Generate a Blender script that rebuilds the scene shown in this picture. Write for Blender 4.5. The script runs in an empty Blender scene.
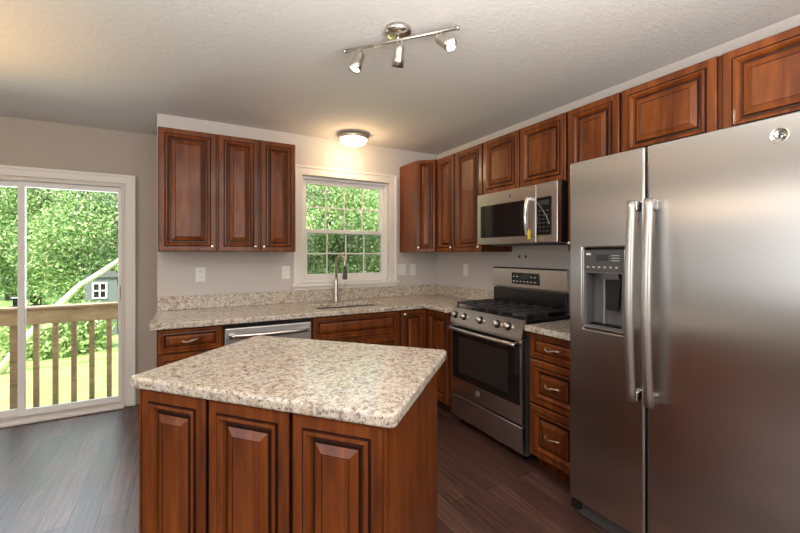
import bpy, bmesh, math, random
import numpy as np
from mathutils import Vector, Matrix
random.seed(7)
rng = np.random.default_rng(11)
scene = bpy.context.scene
COL = scene.collection
PI = math.pi

# ------------------------------------------------------------------ camera, light, exposure
CAM_H = 1.357
cam = bpy.data.cameras.new('camera')
cam.sensor_width = 36.0
cam.lens = 388.63 * 36 / 800
cam.shift_y = -12.85 / 800
cam.clip_start = 0.05
cam.clip_end = 200
cam_o = bpy.data.objects.new('camera', cam)
cam_o.location = (0, 0, CAM_H)
cam_o.rotation_euler = (PI / 2, 0, -0.5083)
COL.objects.link(cam_o)
scene.camera = cam_o

scene.view_settings.view_transform = 'Standard'
scene.view_settings.look = 'None'
scene.view_settings.gamma = 1
scene.view_settings.use_curve_mapping = False
scene.view_settings.exposure = 0.42

world = bpy.data.worlds.new('sky')
scene.world = world
world.use_nodes = True
wn = world.node_tree
wn.nodes.clear()
wo = wn.nodes.new('ShaderNodeOutputWorld')
wb = wn.nodes.new('ShaderNodeBackground')
ws = wn.nodes.new('ShaderNodeTexSky')
ws.sky_type = 'NISHITA'
ws.sun_disc = False
ws.sun_elevation = math.radians(52)
ws.sun_rotation = math.radians(200)
ws.dust_density = 4.0
ws.air_density = 1.0
wb.inputs['Strength'].default_value = 0.50
wn.links.new(ws.outputs[0], wb.inputs[0])
wn.links.new(wb.outputs[0], wo.inputs[0])


def light(name, kind, loc, energy, color, target=None, size=None, size_y=None, **kw):
    d = bpy.data.lights.new(name, kind)
    d.energy = energy
    d.color = color
    if size is not None and kind == 'AREA':
        d.shape = 'RECTANGLE' if size_y else 'SQUARE'
        d.size = size
        if size_y:
            d.size_y = size_y
    if size is not None and kind in ('POINT', 'SPOT'):
        d.shadow_soft_size = size
    for k, v in kw.items():
        setattr(d, k, v)
    o = bpy.data.objects.new(name, d)
    o.location = loc
    if target is not None:
        o.rotation_euler = (Vector(target) - Vector(loc)).to_track_quat('-Z', 'Y').to_euler()
    COL.objects.link(o)
    return o


light('sun', 'SUN', (0, -7, 20), 5.6, (1.0, 0.95, 0.86), target=(2.5, 6, 0), angle=math.radians(1.5))
# added unseen fill lamps, no windows, behind and to the left of the camera
light('fill_light_left', 'AREA', (-3.05, 0.5, 1.5), 26, (0.93, 0.97, 1.0), target=(2, 1.2, 1.1), size=2.4, size_y=1.5)
light('fill_light_rear', 'AREA', (0.35, -2.9, 1.6), 32, (1.0, 0.98, 0.95), target=(0.6, 3, 1.3), size=2.6, size_y=1.5)
# photographer's flash bounced off the ceiling
light('bounced_flash', 'AREA', (0.1, -0.4, 1.5), 126, (1.0, 0.95, 0.89), target=(0.1, -0.399, 2.45), size=2.0)
# daylight coming through the slider and the kitchen window
light('slider_daylight', 'AREA', (-1.2, 4.9, 1.5), 46, (0.88, 0.95, 1.0), target=(-1.0, 2.0, 0.2), size=1.4, size_y=1.8)

# ------------------------------------------------------------------ materials
def mat(name):
    m = bpy.data.materials.new(name)
    m.use_nodes = True
    b = m.node_tree.nodes['Principled BSDF']
    return m, m.node_tree, b


def plain(name, col, rough=0.5, metal=0.0, **kw):
    m, t, b = mat(name)
    b.inputs['Base Color'].default_value = (*col, 1)
    b.inputs['Roughness'].default_value = rough
    b.inputs['Metallic'].default_value = metal
    for k, v in kw.items():
        b.inputs[k].default_value = v
    return m


def N(t, typ, **kw):
    n = t.nodes.new(typ)
    for k, v in kw.items():
        if k.startswith('i_'):
            n.inputs[k[2:].replace('_', ' ')].default_value = v
        else:
            setattr(n, k, v)
    return n


def ramp(t, stops, src):
    r = t.nodes.new('ShaderNodeValToRGB')
    e = r.color_ramp.elements
    while len(e) < len(stops):
        e.new(0.5)
    for el, (p, c) in zip(e, stops):
        el.position = p
        el.color = (*c, 1) if len(c) == 3 else c
    t.links.new(src, r.inputs[0])
    return r


def coords(t, scale=(1, 1, 1), rot=(0, 0, 0), kind='Object'):
    tc = N(t, 'ShaderNodeTexCoord')
    mp = N(t, 'ShaderNodeMapping')
    mp.inputs['Scale'].default_value = scale
    mp.inputs['Rotation'].default_value = rot
    t.links.new(tc.outputs[kind], mp.inputs[0])
    return mp.outputs[0]


def bump(t, b, src, strength, dist=0.01):
    bp = N(t, 'ShaderNodeBump')
    bp.inputs['Strength'].default_value = strength
    bp.inputs['Distance'].default_value = dist
    t.links.new(src, bp.inputs['Height'])
    t.links.new(bp.outputs[0], b.inputs['Normal'])


def wood(name, c0, c1, c2, rough=0.42, scale=(9, 9, 0.9), coat=0.28):
    m, t, b = mat(name)
    v = coords(t, scale)
    n1 = N(t, 'ShaderNodeTexNoise', i_Scale=2.2, i_Detail=6.0, i_Roughness=0.6, i_Distortion=0.6)
    t.links.new(v, n1.inputs['Vector'])
    r = ramp(t, [(0.25, c0), (0.5, c1), (0.78, c2)], n1.outputs['Fac'])
    v2 = coords(t, (3.0, 3.0, 1.6))
    n2 = N(t, 'ShaderNodeTexNoise', i_Scale=1.6, i_Detail=3.0)
    t.links.new(v2, n2.inputs['Vector'])
    mx = N(t, 'ShaderNodeMix', data_type='RGBA', blend_type='MULTIPLY')
    mx.inputs[0].default_value = 0.55
    r2 = ramp(t, [(0.3, (0.55, 0.5, 0.48)), (0.7, (1.15, 1.1, 1.05))], n2.outputs['Fac'])
    t.links.new(r.outputs[0], mx.inputs[6])
    t.links.new(r2.outputs[0], mx.inputs[7])
    t.links.new(mx.outputs[2], b.inputs['Base Color'])
    b.inputs['Roughness'].default_value = rough
    b.inputs['Coat Weight'].default_value = coat
    b.inputs['Coat Roughness'].default_value = 0.13
    b.inputs['Specular IOR Level'].default_value = 0.25
    bump(t, b, n1.outputs['Fac'], 0.08, 0.004)
    return m


M = {}
M['cherry'] = wood('cherry_wood', (0.080, 0.017, 0.003), (0.170, 0.042, 0.006), (0.300, 0.088, 0.013))
M['glaze'] = wood('cherry_dark_glaze', (0.020, 0.006, 0.004), (0.035, 0.010, 0.006), (0.055, 0.015, 0.008))
M['toe'] = plain('toe_kick', (0.035, 0.012, 0.008), 0.6)
M['cab_inside'] = plain('cabinet_underside', (0.30, 0.19, 0.11), 0.6)


def granite(name):
    m, t, b = mat(name)
    v = coords(t)
    n0 = N(t, 'ShaderNodeTexNoise', i_Scale=11.0, i_Detail=5.0, i_Roughness=0.65, i_Distortion=0.8)
    n1 = N(t, 'ShaderNodeTexNoise', i_Scale=48.0, i_Detail=4.0, i_Roughness=0.7)
    n2 = N(t, 'ShaderNodeTexNoise', i_Scale=95.0, i_Detail=3.0, i_Roughness=0.6)
    vo = N(t, 'ShaderNodeTexVoronoi', i_Scale=120.0)
    n3 = N(t, 'ShaderNodeTexNoise', i_Scale=34.0, i_Detail=5.0, i_Roughness=0.75, i_Distortion=1.2)
    for n in (n0, n1, n2, vo, n3):
        t.links.new(v, n.inputs['Vector'])
    base = ramp(t, [(0.32, (0.30, 0.235, 0.18)), (0.43, (0.52, 0.46, 0.385)), (0.56, (0.68, 0.64, 0.57)), (0.8, (0.62, 0.61, 0.585))], n1.outputs['Fac'])
    cool = ramp(t, [(0.40, (1.03, 0.97, 0.89)), (0.60, (0.95, 0.96, 0.98))], n0.outputs['Fac'])
    mu = N(t, 'ShaderNodeMix', data_type='RGBA', blend_type='MULTIPLY')
    mu.inputs[0].default_value = 1.0
    t.links.new(base.outputs[0], mu.inputs[6])
    t.links.new(cool.outputs[0], mu.inputs[7])
    # brown and grey flecks, gathered in drifts
    f1 = ramp(t, [(0.53, (0, 0, 0)), (0.585, (1, 1, 1))], n3.outputs['Fac'])
    fl = ramp(t, [(0.0, (0.17, 0.11, 0.08)), (0.45, (0.36, 0.275, 0.205)), (0.7, (0.33, 0.31, 0.29)), (1.0, (0.14, 0.10, 0.085))], vo.outputs['Color'])
    m1 = N(t, 'ShaderNodeMix', data_type='RGBA')
    t.links.new(f1.outputs[0], m1.inputs[0])
    t.links.new(mu.outputs[2], m1.inputs[6])
    t.links.new(fl.outputs[0], m1.inputs[7])
    f2 = ramp(t, [(0.60, (0, 0, 0)), (0.655, (1, 1, 1))], n2.outputs['Fac'])
    m2 = N(t, 'ShaderNodeMix', data_type='RGBA')
    t.links.new(f2.outputs[0], m2.inputs[0])
    t.links.new(m1.outputs[2], m2.inputs[6])
    m2.inputs[7].default_value = (0.13, 0.085, 0.065, 1)
    t.links.new(m2.outputs[2], b.inputs['Base Color'])
    b.inputs['Roughness'].default_value = 0.16
    return m


M['granite'] = granite('speckled_granite')


def wall_paint(name, col, sc=240, st=0.12):
    m, t, b = mat(name)
    b.inputs['Base Color'].default_value = (*col, 1)
    b.inputs['Roughness'].default_value = 0.75
    v = coords(t)
    n = N(t, 'ShaderNodeTexNoise', i_Scale=sc, i_Detail=2.0)
    t.links.new(v, n.inputs['Vector'])
    bump(t, b, n.outputs['Fac'], st, 0.002)
    return m


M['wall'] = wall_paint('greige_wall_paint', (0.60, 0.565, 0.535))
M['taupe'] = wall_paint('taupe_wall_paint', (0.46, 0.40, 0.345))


def ceiling_mat():
    m, t, b = mat('stippled_ceiling_plaster')
    b.inputs['Base Color'].default_value = (0.66, 0.645, 0.63, 1)
    b.inputs['Roughness'].default_value = 0.85
    v = coords(t, (1.0, 2.2, 1.0), (0, 0, 0.5))
    n = N(t, 'ShaderNodeTexNoise', i_Scale=26.0, i_Detail=5.0, i_Roughness=0.6, i_Distortion=1.0)
    t.links.new(v, n.inputs['Vector'])
    bump(t, b, n.outputs['Fac'], 0.35, 0.012)
    return m


M['ceiling'] = ceiling_mat()


def floor_mat():
    m, t, b = mat('dark_plank_floor')
    v = coords(t, (1, 1, 1), (0, 0, PI / 2))
    br = N(t, 'ShaderNodeTexBrick', offset=0.37)
    br.inputs['Scale'].default_value = 1.0
    br.inputs['Mortar Size'].default_value = 0.0022
    br.inputs['Mortar Smooth'].default_value = 0.2
    br.inputs['Bias'].default_value = -0.1
    br.inputs['Brick Width'].default_value = 1.25
    br.inputs['Row Height'].default_value = 0.127
    br.inputs['Color1'].default_value = (0.066, 0.034, 0.028, 1)
    br.inputs['Color2'].default_value = (0.140, 0.078, 0.062, 1)
    br.inputs['Mortar'].default_value = (0.012, 0.008, 0.008, 1)
    t.links.new(v, br.inputs['Vector'])
    v2 = coords(t, (38, 1.6, 1))
    n = N(t, 'ShaderNodeTexNoise', i_Scale=1.6, i_Detail=6.0, i_Roughness=0.65, i_Distortion=0.4)
    t.links.new(v2, n.inputs['Vector'])
    r = ramp(t, [(0.32, (0.42, 0.39, 0.38)), (0.68, (1.55, 1.5, 1.46))], n.outputs['Fac'])
    mx = N(t, 'ShaderNodeMix', data_type='RGBA', blend_type='MULTIPLY')
    mx.inputs[0].default_value = 1.0
    t.links.new(br.outputs['Color'], mx.inputs[6])
    t.links.new(r.outputs[0], mx.inputs[7])
    t.links.new(mx.outputs[2], b.inputs['Base Color'])
    b.inputs['Roughness'].default_value = 0.36
    ad = N(t, 'ShaderNodeMath', operation='MULTIPLY_ADD')
    t.links.new(br.outputs['Fac'], ad.inputs[0])
    ad.inputs[1].default_value = -1.0
    t.links.new(n.outputs['Fac'], ad.inputs[2])
    bump(t, b, ad.outputs[0], 0.25, 0.003)
    return m


M['floor'] = floor_mat()


def steel(name, col=(0.52, 0.51, 0.50), rough=0.27, aniso=0.7, rot=0.0, streak=(1.5, 1.5, 260)):
    m, t, b = mat(name)
    b.inputs['Base Color'].default_value = (*col, 1)
    b.inputs['Metallic'].default_value = 1.0
    b.inputs['Anisotropic'].default_value = aniso
    b.inputs['Anisotropic Rotation'].default_value = rot
    v = coords(t, streak)
    n = N(t, 'ShaderNodeTexNoise', i_Scale=1.0, i_Detail=3.0)
    t.links.new(v, n.inputs['Vector'])
    mr = N(t, 'ShaderNodeMapRange')
    mr.inputs['To Min'].default_value = rough - 0.002
    mr.inputs['To Max'].default_value = rough + 0.002
    t.links.new(n.outputs['Fac'], mr.inputs['Value'])
    t.links.new(mr.outputs[0], b.inputs['Roughness'])
    return m


M['steel'] = steel('brushed_stainless', rough=0.26, aniso=0.85, rot=0.0)
M['steel_dw'] = steel('dishwasher_stainless', (0.66, 0.66, 0.66), 0.42, 0.3)
M['steel_handle'] = steel('handle_stainless', (0.60, 0.58, 0.56), 0.34, 0.2)
M['steel_range'] = steel('range_stainless', (0.64, 0.61, 0.58), 0.27, 0.6)
M['chrome'] = plain('polished_chrome', (0.75, 0.74, 0.73), 0.12, 1.0)
M['nickel'] = plain('satin_nickel', (0.58, 0.54, 0.49), 0.28, 1.0)
M['knob_nickel'] = plain('bright_nickel_knob', (0.85, 0.80, 0.72), 0.2, 1.0)
M['black_glass'] = plain('black_oven_glass', (0.012, 0.011, 0.011), 0.06, 0.0)
M['oven_window'] = plain('oven_window_glass', (0.030, 0.027, 0.026), 0.05)
M['black'] = plain('black_enamel', (0.014, 0.014, 0.015), 0.22)
M['iron'] = plain('cast_iron_grate', (0.035, 0.035, 0.038), 0.38)
M['dark_grey'] = plain('dark_grey_plastic', (0.075, 0.073, 0.075), 0.42)
M['mid_grey'] = plain('grey_plastic', (0.12, 0.12, 0.125), 0.38)
M['range_side'] = plain('slate_range_side', (0.085, 0.105, 0.125), 0.4)
M['white'] = plain('white_trim_paint', (0.80, 0.77, 0.73), 0.4)
M['vinyl'] = plain('white_vinyl', (0.82, 0.81, 0.79), 0.35)
M['door_vinyl'] = plain('ivory_door_vinyl', (0.70, 0.64, 0.58), 0.4)
M['plate'] = plain('white_plastic_plate', (0.84, 0.83, 0.80), 0.35)
M['slot'] = plain('outlet_slots', (0.30, 0.29, 0.28), 0.6)
M['marks'] = plain('pale_panel_print', (0.55, 0.56, 0.58), 0.5)
M['yellow'] = plain('yellow_paper', (0.85, 0.62, 0.02), 0.6)
M['strip'] = plain('clear_plastic_strip', (0.38, 0.38, 0.38), 0.35)
M['rail_wood'] = wood('weathered_deck_wood', (0.34, 0.20, 0.11), (0.50, 0.33, 0.19), (0.64, 0.46, 0.29), 0.8, (2, 14, 14), 0.0)
M['bark'] = wood('tree_bark', (0.06, 0.045, 0.03), (0.11, 0.085, 0.06), (0.17, 0.13, 0.10), 0.9, (9, 9, 2), 0.0)
M['pale_bark'] = wood('bleached_bark', (0.50, 0.45, 0.39), (0.66, 0.61, 0.55), (0.80, 0.76, 0.70), 0.9, (4, 9, 9), 0.0)
M['shed_grey'] = plain('grey_shed_siding', (0.09, 0.115, 0.10), 0.7)
M['roof'] = plain('shed_roof', (0.08, 0.09, 0.085), 0.8)


def emit(name, col, s):
    m = bpy.data.materials.new(name)
    m.use_nodes = True
    b = m.node_tree.nodes['Principled BSDF']
    b.inputs['Base Color'].default_value = (0.9, 0.88, 0.82, 1)
    b.inputs['Emission Color'].default_value = (*col, 1)
    b.inputs['Emission Strength'].default_value = s
    return m


M['lit_glass'] = emit('lit_frosted_glass', (1.0, 0.84, 0.60), 3.2)
M['bulb'] = emit('lit_bulb', (1.0, 0.84, 0.58), 6.0)
M['bulb_dim'] = emit('lit_bulb_side', (1.0, 0.88, 0.70), 4.0)
M['display'] = emit('range_display', (0.10, 0.12, 0.12), 0.10)
M['display'].node_tree.nodes['Principled BSDF'].inputs['Base Color'].default_value = (0.01, 0.012, 0.013, 1)


def glass_mat():
    m = bpy.data.materials.new('window_glass')
    m.use_nodes = True
    t = m.node_tree
    t.nodes.clear()
    o = N(t, 'ShaderNodeOutputMaterial')
    tr = N(t, 'ShaderNodeBsdfTransparent')
    tr.inputs[0].default_value = (0.96, 0.98, 0.97, 1)
    gl = N(t, 'ShaderNodeBsdfGlossy')
    gl.inputs['Roughness'].default_value = 0.02
    fr = N(t, 'ShaderNodeFresnel', i_IOR=1.45)
    mx = N(t, 'ShaderNodeMixShader')
    t.links.new(fr.outputs[0], mx.inputs[0])
    t.links.new(tr.outputs[0], mx.inputs[1])
    t.links.new(gl.outputs[0], mx.inputs[2])
    t.links.new(mx.outputs[0], o.inputs[0])
    return m


M['glass'] = glass_mat()


def leaf_mat(name, stops):
    m = bpy.data.materials.new(name)
    m.use_nodes = True
    t = m.node_tree
    t.nodes.clear()
    o = N(t, 'ShaderNodeOutputMaterial')
    ge = N(t, 'ShaderNodeNewGeometry')
    r = ramp(t, stops, ge.outputs['Random Per Island'])
    d = N(t, 'ShaderNodeBsdfDiffuse')
    tl = N(t, 'ShaderNodeBsdfTranslucent')
    mx = N(t, 'ShaderNodeMixShader')
    mx.inputs[0].default_value = 0.28
    t.links.new(r.outputs[0], d.inputs[0])
    t.links.new(r.outputs[0], tl.inputs[0])
    t.links.new(d.outputs[0], mx.inputs[1])
    t.links.new(tl.outputs[0], mx.inputs[2])
    t.links.new(mx.outputs[0], o.inputs[0])
    return m


M['leaf'] = leaf_mat('green_leaves', [(0.0, (0.07, 0.17, 0.035)), (0.5, (0.28, 0.45, 0.15)), (0.92, (0.56, 0.70, 0.40)), (1.0, (0.72, 0.52, 0.36))])
M['leaf_shrub'] = leaf_mat('shrub_leaves', [(0.0, (0.20, 0.33, 0.10)), (0.6, (0.40, 0.53, 0.21)), (1.0, (0.60, 0.70, 0.38))])


def lawn_mat():
    m, t, b = mat('mown_grass')
    v = coords(t)
    n = N(t, 'ShaderNodeTexNoise', i_Scale=2.5, i_Detail=8.0, i_Roughness=0.7)
    t.links.new(v, n.inputs['Vector'])
    r = ramp(t, [(0.3, (0.21, 0.35, 0.08)), (0.55, (0.33, 0.48, 0.14)), (0.8, (0.45, 0.57, 0.22))], n.outputs['Fac'])
    t.links.new(r.outputs[0], b.inputs['Base Color'])
    b.inputs['Roughness'].default_value = 0.9
    n2 = N(t, 'ShaderNodeTexNoise', i_Scale=60.0, i_Detail=4.0)
    t.links.new(v, n2.inputs['Vector'])
    bump(t, b, n2.outputs['Fac'], 0.7, 0.04)
    return m


M['lawn'] = lawn_mat()


# ------------------------------------------------------------------ mesh helpers
class MB:
    def __init__(self):
        self.bm = bmesh.new()

    def box(self, x0, x1, y0, y1, z0, z1, mi=0, bev=0.0, seg=2):
        g = bmesh.ops.create_cube(self.bm, size=1.0)
        vs = g['verts']
        for v in vs:
            v.co = Vector(((x0 + x1) / 2 + v.co.x * (x1 - x0), (y0 + y1) / 2 + v.co.y * (y1 - y0), (z0 + z1) / 2 + v.co.z * (z1 - z0)))
        fs = {f for v in vs for f in v.link_faces}
        for f in fs:
            f.material_index = mi
        if bev > 0:
            es = {e for v in vs for e in v.link_edges}
            r = bmesh.ops.bevel(self.bm, geom=list(es), offset=bev, segments=seg, profile=0.5, affect='EDGES')
            for f in r['faces']:
                f.material_index = mi
        return self

    def prism(self, pts, z0, z1, mi=0, bev=0.0, axis='z', seg=2):
        def P(a, b, c):
            return {'z': (a, b, c), 'y': (a, c, b), 'x': (c, a, b)}[axis]
        lo = [self.bm.verts.new(P(a, b, z0)) for a, b in pts]
        hi = [self.bm.verts.new(P(a, b, z1)) for a, b in pts]
        n = len(pts)
        fs = [self.bm.faces.new(lo[::-1]), self.bm.faces.new(hi)]
        for i in range(n):
            fs.append(self.bm.faces.new((lo[i], lo[(i + 1) % n], hi[(i + 1) % n], hi[i])))
        for f in fs:
            f.material_index = mi
        bmesh.ops.recalc_face_normals(self.bm, faces=fs)
        if bev > 0:
            es = {e for f in fs for e in f.edges}
            r = bmesh.ops.bevel(self.bm, geom=list(es), offset=bev, segments=seg, profile=0.5, affect='EDGES')
            for f in r['faces']:
                f.material_index = mi
        return self

    def tube(self, path, r, seg=10, mi=0, cap=True, ry=None, up=None):
        """sweep an (elliptical) section along a path; r may be a list"""
        path = [Vector(p) for p in path]
        n = len(path)
        rs = r if isinstance(r, (list, tuple)) else [r] * n
        rings = []
        prev = None
        for i, p in enumerate(path):
            t = (path[min(i + 1, n - 1)] - path[max(i - 1, 0)]).normalized()
            if prev is None:
                a = Vector(up) if up else (Vector((0, 0, 1)) if abs(t.z) < 0.9 else Vector((1, 0, 0)))
            else:
                a = prev
            u = (a - t * a.dot(t)).normalized()
            w = t.cross(u)
            prev = u
            k = 1.0 if ry is None else ry
            rings.append([self.bm.verts.new(p + u * math.cos(2 * PI * j / seg) * rs[i] + w * math.sin(2 * PI * j / seg) * rs[i] * k) for j in range(seg)])
        for i in range(n - 1):
            for j in range(seg):
                f = self.bm.faces.new((rings[i][j], rings[i][(j + 1) % seg], rings[i + 1][(j + 1) % seg], rings[i + 1][j]))
                f.material_index = mi
                f.smooth = True
        if cap:
            for ring in (rings[0][::-1], rings[-1]):
                f = self.bm.faces.new(ring)
                f.material_index = mi
        return self

    def lathe(self, prof, origin=(0, 0, 0), axis=(0, 0, 1), seg=24, mi=0, smooth=True):
        """profile of (radius, height) along axis from origin"""
        ax = Vector(axis).normalized()
        q = Vector((0, 0, 1)).rotation_difference(ax)
        o = Vector(origin)
        rings = []
        for (r, h) in prof:
            if r < 1e-6:
                rings.append([self.bm.verts.new(o + q @ Vector((0, 0, h)))])
            else:
                rings.append([self.bm.verts.new(o + q @ Vector((r * math.cos(2 * PI * j / seg), r * math.sin(2 * PI * j / seg), h))) for j in range(seg)])
        fs = []
        for a, b in zip(rings, rings[1:]):
            for j in range(seg):
                k = (j + 1) % seg
                if len(a) == 1 and len(b) == 1:
                    continue
                if len(a) == 1:
                    f = self.bm.faces.new((a[0], b[k], b[j]))
                elif len(b) == 1:
                    f = self.bm.faces.new((a[j], a[k], b[0]))
                else:
                    f = self.bm.faces.new((a[j], a[k], b[k], b[j]))
                f.material_index = mi
                f.smooth = smooth
                fs.append(f)
        bmesh.ops.recalc_face_normals(self.bm, faces=fs)
        return self

    def rings(self, rects, mi_of, close_back=True):
        """nested rectangles (x0,x1,z0,z1,y) -> a moulded panel facing -y"""
        vr = []
        for (x0, x1, z0, z1, y) in rects:
            vr.append([self.bm.verts.new(c) for c in ((x0, y, z0), (x1, y, z0), (x1, y, z1), (x0, y, z1))])
        fs = []
        for i in range(len(vr) - 1):
            for j in range(4):
                k = (j + 1) % 4
                f = self.bm.faces.new((vr[i][j], vr[i][k], vr[i + 1][k], vr[i + 1][j]))
                f.material_index = mi_of(i)
                fs.append(f)
        f = self.bm.faces.new(vr[-1])
        f.material_index = mi_of(len(vr) - 1)
        fs.append(f)
        if close_back:
            f = self.bm.faces.new(vr[0][::-1])
            fs.append(f)
        bmesh.ops.recalc_face_normals(self.bm, faces=fs)
        return self

    def cells(self, xs, ys, inside, z0, z1, axis='z', mi=0):
        """welded slab made of grid cells; inside(i,j) says which cells are solid"""
        def P(a, b, c):
            return {'z': (a, b, c), 'y': (a, c, b), 'x': (c, a, b)}[axis]
        V = {}

        def v(i, j, k):
            if (i, j, k) not in V:
                V[(i, j, k)] = self.bm.verts.new(P(xs[i], ys[j], (z0, z1)[k]))
            return V[(i, j, k)]
        nx, ny = len(xs) - 1, len(ys) - 1
        S = {(i, j) for i in range(nx) for j in range(ny) if inside(i, j)}
        fs = []
        for (i, j) in S:
            fs.append(self.bm.faces.new((v(i, j, 0), v(i, j + 1, 0), v(i + 1, j + 1, 0), v(i + 1, j, 0))))
            fs.append(self.bm.faces.new((v(i, j, 1), v(i + 1, j, 1), v(i + 1, j + 1, 1), v(i, j + 1, 1))))
            for (di, dj, a, b) in ((0, -1, (i, j), (i + 1, j)), (1, 0, (i + 1, j), (i + 1, j + 1)), (0, 1, (i + 1, j + 1), (i, j + 1)), (-1, 0, (i, j + 1), (i, j))):
                if (i + di, j + dj) not in S:
                    fs.append(self.bm.faces.new((v(*a, 0), v(*b, 0), v(*b, 1), v(*a, 1))))
        for f in fs:
            f.material_index = mi
        bmesh.ops.recalc_face_normals(self.bm, faces=fs)
        return self

    def xform(self, mtx):
        bmesh.ops.transform(self.bm, matrix=mtx, verts=self.bm.verts)
        return self

    def build(self, name, mats, parent=None, bevel=None, loc=None):
        me = bpy.data.meshes.new(name)
        self.bm.to_mesh(me)
        self.bm.free()
        for m in (mats if isinstance(mats, (list, tuple)) else [mats]):
            me.materials.append(m)
        o = bpy.data.objects.new(name, me)
        COL.objects.link(o)
        if parent is not None:
            o.parent = parent
        if loc is not None:
            o.location = loc
        if bevel:
            md = o.modifiers.new('bevel', 'BEVEL')
            md.width = bevel
            md.segments = 3
            md.limit_method = 'ANGLE'
            md.angle_limit = math.radians(40)
        return o


def tag(o, label, cat, group=None, kind=None):
    o['label'] = label
    o['category'] = cat
    if group:
        o['group'] = group
    if kind:
        o['kind'] = kind
    return o


def thing(name, label, cat, loc=(0, 0, 0), rz=0.0, group=None):
    o = bpy.data.objects.new(name, None)
    o.empty_display_size = 0.1
    o.location = loc
    o.rotation_euler = (0, 0, rz)
    COL.objects.link(o)
    return tag(o, label, cat, group)


def struct(o):
    o['kind'] = 'structure'
    return o


def struct_empty(name, loc=(0, 0, 0)):
    o = bpy.data.objects.new(name, None)
    o.location = loc
    COL.objects.link(o)
    return struct(o)


# ------------------------------------------------------------------ room shell
YB = 3.537      # kitchen back wall
YD = 4.207      # wall with the sliding door
XR = 2.436      # right wall
ZC = 2.442
XO = -0.178     # outer corner of the kitchen wall
XL, YN = -3.3, -3.1
RZ = -PI / 2    # local frame of things along the right wall

struct(MB().box(XL - .12, XR + .12, YN - .12, YD + .14, -0.08, 0.0).build('floor', M['floor']))
struct(MB().box(XL - .12, XR + .12, YN - .12, YD + .14, ZC, ZC + 0.1).build('ceiling', M['ceiling']))
WX0, WX1, WZ0, WZ1 = 0.945, 1.842, 1.085, 2.078     # kitchen window opening
DX0, DX1, DZ1 = -1.975, -0.452, 1.975               # slider opening
struct(MB().cells([XO, WX0, WX1, XR + .12], [0, WZ0, WZ1, ZC], lambda i, j: not (i == 1 and j == 1), YB, YB + .14, 'y').build('wall_back', M['wall']))
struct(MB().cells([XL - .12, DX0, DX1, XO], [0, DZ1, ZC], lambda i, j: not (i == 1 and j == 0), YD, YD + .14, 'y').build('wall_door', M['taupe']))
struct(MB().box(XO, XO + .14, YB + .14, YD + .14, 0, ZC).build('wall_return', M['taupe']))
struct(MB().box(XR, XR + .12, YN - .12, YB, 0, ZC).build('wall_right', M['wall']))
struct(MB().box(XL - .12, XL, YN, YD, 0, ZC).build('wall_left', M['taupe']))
struct(MB().box(XL - .12, XR, YN - .12, YN, 0, ZC).build('wall_rear', M['taupe']))

# ------------------------------------------------------------------ kitchen window
win = struct_empty('window_1', (0, YB, 0))
c = MB()
CW = 0.078
c.cells([WX0 - CW, WX0, WX1, WX1 + CW], [WZ0 - .001, WZ1, WZ1 + CW], lambda i, j: not (i == 1 and j == 0), -0.018, -0.0005, 'y')
c.build('casing', M['white'], win, bevel=0.005)
c = MB()
c.cells([WX0 - CW - .006, WX0 - CW + .018, WX1 + CW - .018, WX1 + CW + .006], [WZ0, WZ1 + CW - .016, WZ1 + CW + .006], lambda i, j: not (i == 1 and j == 0), -0.027, -0.0185, 'y')
c.build('casing_backband', M['white'], win, bevel=0.003)
MB().box(WX0 - CW - .02, WX1 + CW + .02, -0.05, 0.04, WZ0 - .03, WZ0 - .001, bev=0.006).build('window_stool', M['white'], win)
MB().box(WX0 - CW, WX1 + CW, -0.018, -0.0005, WZ0 - .062, WZ0 - .031, bev=0.004).build('apron', M['white'], win)
c = MB()
c.cells([WX0 + .001, WX0 + .022, WX1 - .022, WX1 - .001], [WZ0 + .001, WZ0 + .03, WZ1 - .022, WZ1 - .001], lambda i, j: not (i == 1 and j == 1), 0.041, 0.139, 'y')
c.build('window_frame', M['vinyl'], win)
ZM = 1.565
scr = bpy.data.materials.new('insect_screen_mesh')
scr.use_nodes = True
_t = scr.node_tree
_t.nodes.clear()
_o = N(_t, 'ShaderNodeOutputMaterial'); _a = N(_t, 'ShaderNodeBsdfTransparent'); _d = N(_t, 'ShaderNodeBsdfDiffuse'); _m = N(_t, 'ShaderNodeMixShader')
_d.inputs[0].default_value = (0.05, 0.055, 0.055, 1)
_m.inputs[0].default_value = 0.42
_t.links.new(_a.outputs[0], _m.inputs[1]); _t.links.new(_d.outputs[0], _m.inputs[2]); _t.links.new(_m.outputs[0], _o.inputs[0])
MB().box(WX0 + .023, WX1 - .023, 0.124, 0.126, WZ0 + .031, ZM).build('insect_screen', scr, win)
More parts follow.
